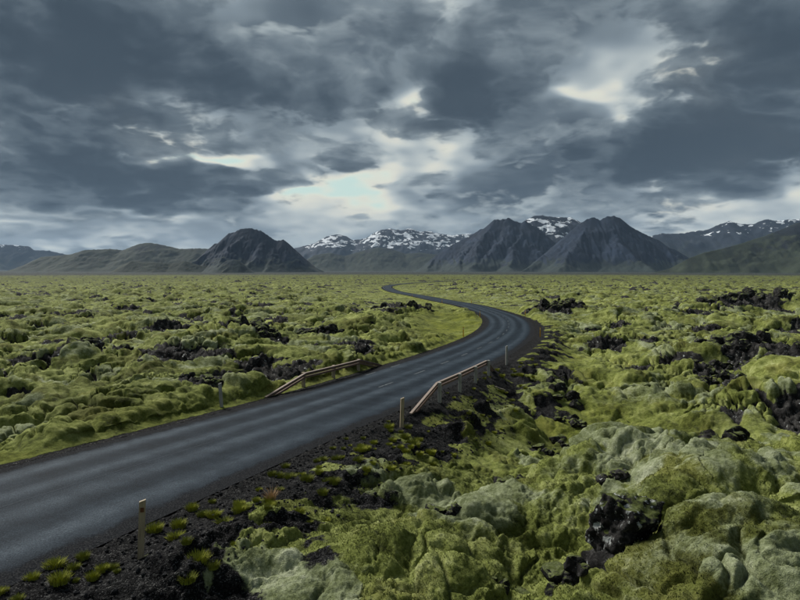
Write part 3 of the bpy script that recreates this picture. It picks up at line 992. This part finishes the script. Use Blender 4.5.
# ------------------------------------------------------------------ lava blocks
def rock_mesh(name, seed, sub=3, cuts=9, jag=.16, mat=M_ROCK):
    rng = np.random.RandomState(seed)
    bm = bmesh.new()
    bmesh.ops.create_icosphere(bm, subdivisions=sub, radius=1)
    V = np.array([v.co[:] for v in bm.verts])
    for _ in range(cuts):
        n = rng.randn(3)
        n /= np.linalg.norm(n)
        k = rng.uniform(.50, .86)
        d = V @ n - k
        V = V - np.outer(np.maximum(d, 0) * .92, n)
    def n3(p, s, sd):
        return (perlin(p[:, 0] * s + 5, p[:, 1] * s + p[:, 2] * s * .7, sd) + perlin(p[:, 1] * s + 9, p[:, 2] * s - p[:, 0] * s * .6, sd + 1) + perlin(p[:, 2] * s, p[:, 0] * s + p[:, 1] * s * .5, sd + 2)) / 2
    nn = V / (np.linalg.norm(V, axis=1)[:, None] + 1e-6)
    h = n3(nn, 1.6, seed) * jag * 1.2
    h2 = n3(nn, 4.5, seed + 4) * jag * .8
    h3 = n3(nn, 11, seed + 8) * jag * .45 if sub > 3 else 0
    V = V * (1 + h + h2 + h3)[:, None]
    V[:, 2] *= .85
    for v, c in zip(bm.verts, V):
        v.co = c
    me = bpy.data.meshes.new(name)
    bm.to_mesh(me)
    bm.free()
    if sub > 3:
        me.polygons.foreach_set('use_smooth', np.ones(len(me.polygons), bool))
    me.materials.append(mat)
    return me


ROCKS = [rock_mesh("rock", 100 + 7 * i) for i in range(7)]
random.seed(21)


def outcrop(label, spots, group=None):
    """spots: (x, y, spread x, spread y, count, size)"""
    x0, y0 = spots[0][:2]
    root = link("lava_outcrop", None, None, None, (x0, y0, gz(x0, y0)[0]))
    tag(root, label, "lava outcrop", group)
    for x, y, sx, sy, cnt, size in spots:
        for i in range(int(cnt * 1.9)):
            px, py = x + random.uniform(-1, 1) * sx, y + random.uniform(-1, 1) * sy
            z, n = gz(px, py)
            s_ = size * (.26 + .72 * random.random() ** 1.8)
            o = link("rock", random.choice(ROCKS), None, root)
            o.location = (px - x0, py - y0, z + s_ * random.uniform(-.05, .28) - root.location.z)
            o.rotation_euler = (random.uniform(-.5, .5), random.uniform(-.5, .5), random.uniform(0, 6.28))
            o.scale = (s_ * random.uniform(.8, 1.25), s_ * random.uniform(.8, 1.25), s_ * random.uniform(.75, 1.2))
    return root


outcrop("tall black lava outcrop on the mossy rise across the gully from the bank", [(24.2, 44, 2.4, 1.2, 13, 1.0), (22.6, 42, 1.4, .8, 7, .7), (25.6, 43, 1.6, .8, 6, .7)])
outcrop("broken black lava rubble running down towards the gully below the tall outcrop", [(20.3, 38.6, 1.6, 1.2, 12, .55), (17.8, 35.5, 1.4, 1.0, 9, .45), (21.5, 36.5, 1.2, .8, 6, .5)])
outcrop("black lava blocks beside the tall outcrop, under a smooth moss pillow", [(27.5, 41.5, 1.6, .9, 9, .75), (29.5, 42.5, 1.2, .8, 5, .6)])
outcrop("long dark lava ridge far out on the right of the plain", [(63, 113, 5.5, 2, 16, 1.7), (56, 110, 3, 1.4, 9, 1.2), (70, 112, 3, 1.5, 6, 1.3)])
outcrop("dark lava hump just outside the road bend", [(23.5, 100, 3.4, 1.6, 13, 1.15), (28, 101, 2, 1, 6, .9)])
outcrop("black lava heap on the moss behind the left guardrail", [(-10.5, 45.2, 1.5, .9, 12, .7), (-9.0, 44, 1.0, .6, 6, .5)])
outcrop("jagged row of black lava blocks between the left guardrail and the bend", [(-7, 53, 1.6, .9, 10, .8), (-5.2, 55, 1.2, .8, 7, .7)])
outcrop("black lava rocks beside the pale stake across the road", [(-8.8, 27.3, .9, .6, 10, .42), (-8.2, 28.6, .6, .5, 5, .35)])
outcrop("wide dark lava slab outcrop far left in the moss", [(-27, 47.8, 1.8, .5, 8, .75)])
outcrop("low dark lava blocks on a moss hump left of the road", [(-19.8, 41.5, 1.4, .6, 8, .5), (-18, 41, 1, .5, 5, .45)])
outcrop("small dark lava blocks at the left edge of the moss field", [(-23, 34, 1.2, .6, 8, .45)])
outcrop("scattered lava rocks on the mossy knoll inside the road bend", [(-1.5, 96, 3, 1.5, 11, 1.0), (3, 98, 2, 1.2, 7, .9)])
outcrop("row of black rocks on top of the near moss mound", [(7.3, 15.3, .6, .3, 7, .46), (8.3, 15.7, .6, .3, 6, .42)])
outcrop("dark rocks in the dip at the foot of the gravel bank", [(3.7, 18.6, .6, .3, 6, .46), (2.6, 17.2, .5, .3, 5, .40)])
outcrop("small dark rocks sunk in the moss below the lichen spotted boulder", [(2.65, 9.6, .35, .25, 6, .28), (1.9, 10.6, .3, .2, 4, .22)])
outcrop("lone dark rocks in a moss fold beside the near mound", [(1.0, 13.0, .3, .25, 4, .32), (4.6, 13.4, .3, .2, 4, .30)])
outcrop("tumbled black rocks along the gully edge below the right guardrail", [(6.2, 26.2, .6, .7, 9, .30), (5.7, 24.2, .4, .5, 6, .28), (7.4, 28.2, .5, .8, 6, .33), (8.4, 31, .6, .9, 8, .42), (9.2, 34, .7, .9, 7, .45)])

big = link("lava_boulder", rock_mesh("lava_boulder", 411, 5, 14, .20, M_LICHEN))
big.location = (3.62, 9.9, gz(3.62, 9.5)[0] + .20)
big.scale = (.80, .66, .74)
big.rotation_euler = (.1, -.15, .6)
tag(big, "large black lava boulder spotted with white lichen in the near moss", "boulder")


# ------------------------------------------------------------------ timber: stakes, guardrails, delineators
def box_mesh(name, x0, x1, y0, y1, z0, z1, bev=.006, top=None):
    bm = bmesh.new()
    bmesh.ops.create_cube(bm, size=1)
    for v in bm.verts:
        v.co = Vector((x0 + (v.co.x + .5) * (x1 - x0), y0 + (v.co.y + .5) * (y1 - y0), z0 + (v.co.z + .5) * (z1 - z0)))
    if top:
        for v in bm.verts:
            if v.co.z > (z0 + z1) / 2:
                v.co.z += top * ((v.co.x - x0) / (x1 - x0) - .5)
    bmesh.ops.bevel(bm, geom=bm.edges[:], offset=bev, segments=1, affect='EDGES')
    me = bpy.data.meshes.new(name)
    bm.to_mesh(me)
    bm.free()
    return me


def stake(label, loc, h, w, rotz, mat, lean=(0, 0), plate=True):
    o = link("marker_stake", None, None, None, loc)
    o.rotation_euler = (lean[0], lean[1], rotz)
    tag(o, label, "marker stake")
    link("stake", box_mesh("stake", -w / 2, w / 2, -w * .28, w * .28, -.25, h, .005, top=w * .35), mat, o)
    if plate:
        link("reflector", box_mesh("reflector", -w * .28, w * .28, -w * .28 - .012, -w * .28 + .001, h - .20, h - .12, .002), M_RUST, o)
    return o


def beside(y, off):
    p, t, s_ = on_road(y, off)
    z, n = gz(p.x, p.y)
    return Vector((p.x, p.y, z)), t


p, t = beside(14.6, 4.55)
p = Vector((-4.66, 10.95, gz(-4.66, 10.95)[0]))
stake("weathered wooden marker stake with a brown reflector on the black gravel", p, 1.06, .11, .35, M_STAKE, (.02, .05))
p = Vector((.06, 22.6, gz(.06, 22.6)[0]))
stake("brown wooden marker stake just before the sloping end of the right guardrail", p, 1.08, .13, .3, M_STAKE, (0, .03), False)
p = Vector((-7.2, 24.9, gz(-7.2, 24.9)[0]))
stake("pale grey marker stake on the mossy verge across the road", p, .95, .13, .2, M_GREYWOOD, (0, -.06), False)
p = Vector((6.95, 40.4, gz(6.95, 40.4)[0]))
stake("thin grey marker stake past the far end of the right guardrail", p, 1.25, .12, .2, M_GREYWOOD, (0, 0), False)


def beam(name, a, b, w, h, mat, parent, bev=.006):
    """plank from a to b (local points), h tall, w thick"""
    d_ = b - a
    L = d_.length
    me = box_mesh(name, -h / 2, h / 2, -w / 2, w / 2, 0, L, bev)
    o = link(name, me, mat, parent)
    zax = d_.normalized()
    side = Vector((0, 0, 1)).cross(zax).normalized()
    xax = side.cross(zax)
    m = Matrix((xax, side, zax)).transposed()
    # local x = up, y = sideways
    m = Matrix(((xax.x, side.x, zax.x), (xax.y, side.y, zax.y), (xax.z, side.z, zax.z)))
    o.matrix_local = Matrix.Translation(a) @ m.to_4x4()
    return o


def guardrail(label, y0, y1, off, nposts, h, ramp0, ramp1, post_out, post_mat):
    s0, s1 = run(y0), run(y1)
    c, t, _ = on_road(s=(s0 + s1) / 2, off=off)
    root = link("guardrail", None, None, None, (c.x, c.y, gz(c.x, c.y)[0]))
    tag(root, label, "guardrail")
    tops = []
    for i in range(nposts):
        s_ = s0 + (s1 - s0) * i / (nposts - 1)
        q, tt, _ = on_road(s=s_, off=off)
        ztop = q.z - .08 + h
        tops.append(Vector((q.x, q.y, ztop)) - root.location)
        qq, _, _ = on_road(s=s_, off=off + post_out)
        zg = gz(qq.x, qq.y)[0]
        po = link("post", box_mesh("post", -.075, .075, -.07, .07, zg - ztop - .3, .03, .008), post_mat, root)
        po.location = Vector((qq.x, qq.y, ztop)) - root.location
        po.rotation_euler.z = math.atan2(tt.y, tt.x)
    a0, _, _ = on_road(s=s0 - ramp0, off=off)
    a1, _, _ = on_road(s=s1 + ramp1, off=off)
    e0 = Vector((a0.x, a0.y, gz(a0.x, a0.y)[0] + .02)) - root.location
    e1 = Vector((a1.x, a1.y, gz(a1.x, a1.y)[0] + .02)) - root.location
    chain = [e0] + tops + [e1]
    for i in range(len(chain) - 1):
        a, b = chain[i], chain[i + 1]
        up = Vector((0, 0, 1))
        end = i in (0, len(chain) - 2)
        for dz, hh in ((-.075, .095), (-.205, .095)):
            beam("rail", a + up * dz, b + up * dz, .06, hh, M_RAIL, root)
        beam("cap", a + up * .0, b + up * .0, .12, .035, M_CAP, root)
    return root


guardrail("red brown timber guardrail with grey posts on the gravel bank, with sloping ends", 28.5, 36.9, 3.55, 4, .78, 3.0, 2.0, .12, M_GREYWOOD)
guardrail("red brown timber guardrail with a pale cap along the mossy verge", 29.0, 34.9, -3.45, 3, .70, 3.4, 3.2, -.12, M_STAKE)


def delineator_mesh():
    bm = bmesh.new()
    prof = [(-.05, -.02), (.05, -.02), (.05, .01), (.02, .03), (-.02, .03), (-.05, .01)]
    vb = [bm.verts.new((x, y, -.2)) for x, y in prof]
    vt = [bm.verts.new((x, y, .92 + (.04 if y < 0 else 0))) for x, y in prof]
    n = len(prof)
    for i in range(n):
        bm.faces.new((vb[i], vb[(i + 1) % n], vt[(i + 1) % n], vt[i]))
    bm.faces.new(vt)
    bm.faces.new(vb[::-1])
    me = bpy.data.meshes.new("delineator_body")
    bm.to_mesh(me)
    bm.free()
    return me


DM = delineator_mesh()
DM.materials.append(M_YELLOW)
DR = box_mesh("reflector", -.03, .03, -.027, -.019, .74, .86, .002)
DR.materials.append(M_REFLECT)
delin = [(60, -3.5, "yellow plastic delineator post on the grass inside the road bend", None),
         (62.5, 3.75, "yellow plastic delineator post on the outer edge of the bend above the gravel", None),
         (93, -3.5, "yellow delineator post at the tight inner side of the bend, beyond the nearer yellow one", None),
         (97, 3.8, "yellow delineator post on the outer edge of the bend beside the dark lava hump", None)]
for y_ in (150, 205):
    for off in (-3.6, 3.6):
        delin.append((y_, off, "small yellow delineator post along the far stretch of road", "delineators along the far road"))
for y_, off, lab, grp in delin:
    p, t = beside(y_, off)
    o = link("delineator_post", None, None, None, p)
    o.rotation_euler.z = math.atan2(t.y, t.x) - math.pi / 2
    tag(o, lab, "delineator post", grp)
    link("body", DM, None, o)
    link("reflector", DR, None, o)


# ------------------------------------------------------------------ grass on the bank
def tuft_mesh(name, seed, n, h, spread, mat, curl=.5):
    rng = random.Random(seed)
    V, Fc = [], []
    for i in range(n):
        a = rng.uniform(0, 6.283)
        rr = spread * math.sqrt(rng.random()) * .55
        bx, by = math.cos(a) * rr, math.sin(a) * rr
        out = a + rng.uniform(-.6, .6)
        L = h * rng.uniform(.45, 1.05)
        lean = rng.uniform(.15, 1.0) * curl
        w = rng.uniform(.003, .0065)
        sx, sy = -math.sin(out) * w, math.cos(out) * w
        base = len(V)
        for k, tt in enumerate((0, .5, 1)):
            q = L * lean * tt * tt
            zz = L * tt * (1 - .35 * lean * tt)
            cx, cy = bx + math.cos(out) * q, by + math.sin(out) * q
            ww = (1, .75, 0)[k]
            if k < 2:
                V += [(cx - sx * ww, cy - sy * ww, zz - .02), (cx + sx * ww, cy + sy * ww, zz - .02)]
            else:
                V.append((cx, cy, zz - .02))
        Fc += [(base, base + 1, base + 3, base + 2), (base + 2, base + 3, base + 4)]
    me = bpy.data.meshes.new(name)
    me.from_pydata(V, [], Fc)
    me.materials.append(mat)
    return me


TUFTS = [tuft_mesh("grass_tuft", 31 + i, 420, .17, .22, (M_GRASS, M_GRASS2)[i % 2], .6) for i in range(6)]
DRYT = tuft_mesh("dry_grass_tuft", 77, 170, .42, .16, M_DRY, .75)
random.seed(8)
placed = 0
while placed < 190:
    y_ = random.choice((random.uniform(7, 24), random.uniform(10, 45)))
    off = 3.0 + random.uniform(.35, 3.3)
    p, t = beside(y_, off)
    if (p.x ** 2 + p.y ** 2) < 49:
        continue
    o = link("grass_tuft", random.choice(TUFTS), None, None, p)
    s_ = random.uniform(.45, 1.35)
    o.scale = (s_, s_, s_ * random.uniform(.7, 1.1))
    o.rotation_euler.z = random.uniform(0, 6.28)
    tone = "yellow green" if o.data.materials[0] is M_GRASS else "olive green"
    size = "larger" if s_ > 1.1 else "small"
    if p.y < 14:
        where = "on the gravel around the brown marker stake"
    elif p.y < 23:
        where = "on the gravel between the two brown stakes"
    elif p.y < 38:
        where = "on the bank beside the right guardrail"
    else:
        where = "on the bank past the end of the right guardrail"
    tag(o, "%s %s grass tuft %s" % (size, tone, where), "grass tuft", "%s %s tufts %s" % (size, tone, where))
    placed += 1
p = Vector((-2.95, 14.0, 0))
p.z = gz(p.x, p.y)[0]
o = link("dry_grass_tuft", DRYT, None, None, p)
tag(o, "tan dry grass tuft on the gravel beside the asphalt", "grass tuft")


# a bleached stick lying on the bank
def stick():
    bm = bmesh.new()
    path = [Vector((-.34, .02, .05)), Vector((-.12, -.03, .09)), Vector((.08, .03, .07)), Vector((.30, -.02, .12)), Vector((.42, .05, .10))]
    rad = [.012, .018, .017, .013, .005]
    rings = []
    for c, q in zip(path, rad):
        rings.append([bm.verts.new(c + Vector((0, math.cos(a * 1.0472) * q, math.sin(a * 1.0472) * q))) for a in range(6)])
    for a, b in zip(rings[:-1], rings[1:]):
        for i in range(6):
            bm.faces.new((a[i], a[(i + 1) % 6], b[(i + 1) % 6], b[i]))
    bm.faces.new(rings[0][::-1])
    bm.faces.new(rings[-1])
    me = bpy.data.meshes.new("stick")
    bm.to_mesh(me)
    bm.free()
    o = link("stick", me, M_STICK, None, (5.4, 33.8, gz(5.4, 33.8)[0] - .03))
    o.rotation_euler = (0, .25, -.7)
    tag(o, "pale bleached stick lying on the dark gravel below the right guardrail", "stick")


stick()


# shoots of the nearest moss: too many and too small to count
def moss_shoots(n=100000):
    rng = np.random.RandomState(9)
    P, r, rock, gr, verge, grey, ang, disp = FIELD
    i = np.where((r > 5) & (r < 19) & (np.abs(ang) < 37) & (rock < .35) & (gr < .35))[0]
    w = r[i] ** 1.2
    i = i[rng.choice(len(i), n, p=w / w.sum())]
    base = P[i] + rng.randn(n, 3) * (.014, .014, .002)
    hgt = rng.uniform(.012, .034, n) * (1 - .55 * np.clip(grey[i], 0, 1))
    V = np.zeros((n, 3, 3, 3))
    for k in range(3):
        a = rng.uniform(0, 6.28, n)
        tilt = rng.uniform(.1, .8, n)
        dirv = np.stack([np.cos(a) * tilt, np.sin(a) * tilt, np.ones(n)], 1)
        dirv /= np.linalg.norm(dirv, axis=1)[:, None]
        sidev = np.stack([-np.sin(a), np.cos(a), 0 * a], 1) * (hgt * .22)[:, None]
        V[:, k, 0] = base - sidev - (0, 0, .008)
        V[:, k, 1] = base + sidev - (0, 0, .008)
        V[:, k, 2] = base + dirv * hgt[:, None]
    me = bpy.data.meshes.new("moss_shoots")
    nv = n * 9
    me.vertices.add(nv)
    me.vertices.foreach_set('co', V.reshape(-1).astype(F32))
    me.loops.add(nv)
    me.loops.foreach_set('vertex_index', np.arange(nv, dtype=np.int32))
    me.polygons.add(nv // 3)
    me.polygons.foreach_set('loop_start', np.arange(0, nv, 3, dtype=np.int32))
    me.update(calc_edges=True)
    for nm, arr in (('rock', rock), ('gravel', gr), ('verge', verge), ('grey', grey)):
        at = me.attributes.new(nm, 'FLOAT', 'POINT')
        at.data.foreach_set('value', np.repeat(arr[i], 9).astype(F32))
    o = link("moss_shoots", me, M_GROUND)
    tag(o, "short upright shoots of green and grey moss covering the near mounds", "moss", None, 'stuff')


moss_shoots()

# loose scoria on the bank
def scatter_gravel():
    rng = np.random.RandomState(5)
    base = []
    for k in range(5):
        bm = bmesh.new()
        bmesh.ops.create_icosphere(bm, subdivisions=1, radius=1)
        v = np.array([q.co[:] for q in bm.verts]) * (1 + .28 * rng.randn(len(bm.verts)))[:, None]
        f = np.array([[q.index for q in g.verts] for g in bm.faces])
        bm.free()
        base.append((v, f))
    V, Fc = [], []
    n = 0
    for i in range(5200):
        y_ = 6 + 30 * rng.rand() ** 1.6
        off = 3.0 + 3.6 * rng.rand() ** 1.2 - .1
        q, t, _ = on_road(y_, off)
        z, nor = gz(q.x, q.y)
        s_ = .012 + .045 * rng.rand() ** 3
        v, f = base[i % 5]
        a = rng.rand() * 6.28
        rot = np.array([[math.cos(a), -math.sin(a), 0], [math.sin(a), math.cos(a), 0], [0, 0, .75]])
        V.append((v * s_ * (1, .8, 1)) @ rot.T + np.array([q.x, q.y, z + s_ * .3]))
        Fc.append(f + n)
        n += len(v)
    me = bpy.data.meshes.new("gravel")
    me.from_pydata(np.concatenate(V).tolist(), [], np.concatenate(Fc).tolist())
    o = link("gravel", me, M_GRAVEL)
    tag(o, "loose black scoria gravel on the road bank", "gravel", None, 'stuff')


scatter_gravel()

# ------------------------------------------------------------------ air
hz = link("haze", box_mesh("haze", -21000, 21000, -21000, 21000, -120, 1000, .001))
mh = bpy.data.materials.new("thin_haze")
mh.use_nodes = True
nt = mh.node_tree
nt.nodes.clear()
pv = nt.nodes.new('ShaderNodeVolumePrincipled')
pv.inputs['Color'].default_value = (.50, .72, 1.0, 1)
pv.inputs['Density'].default_value = 1.4e-5
pv.inputs['Anisotropy'].default_value = 0.0
mo = nt.nodes.new('ShaderNodeOutputMaterial')
nt.links.new(pv.outputs[0], mo.inputs['Volume'])
hz.data.materials.append(mh)
tag(hz, "thin blue haze over the whole plain", "haze", None, 'stuff')
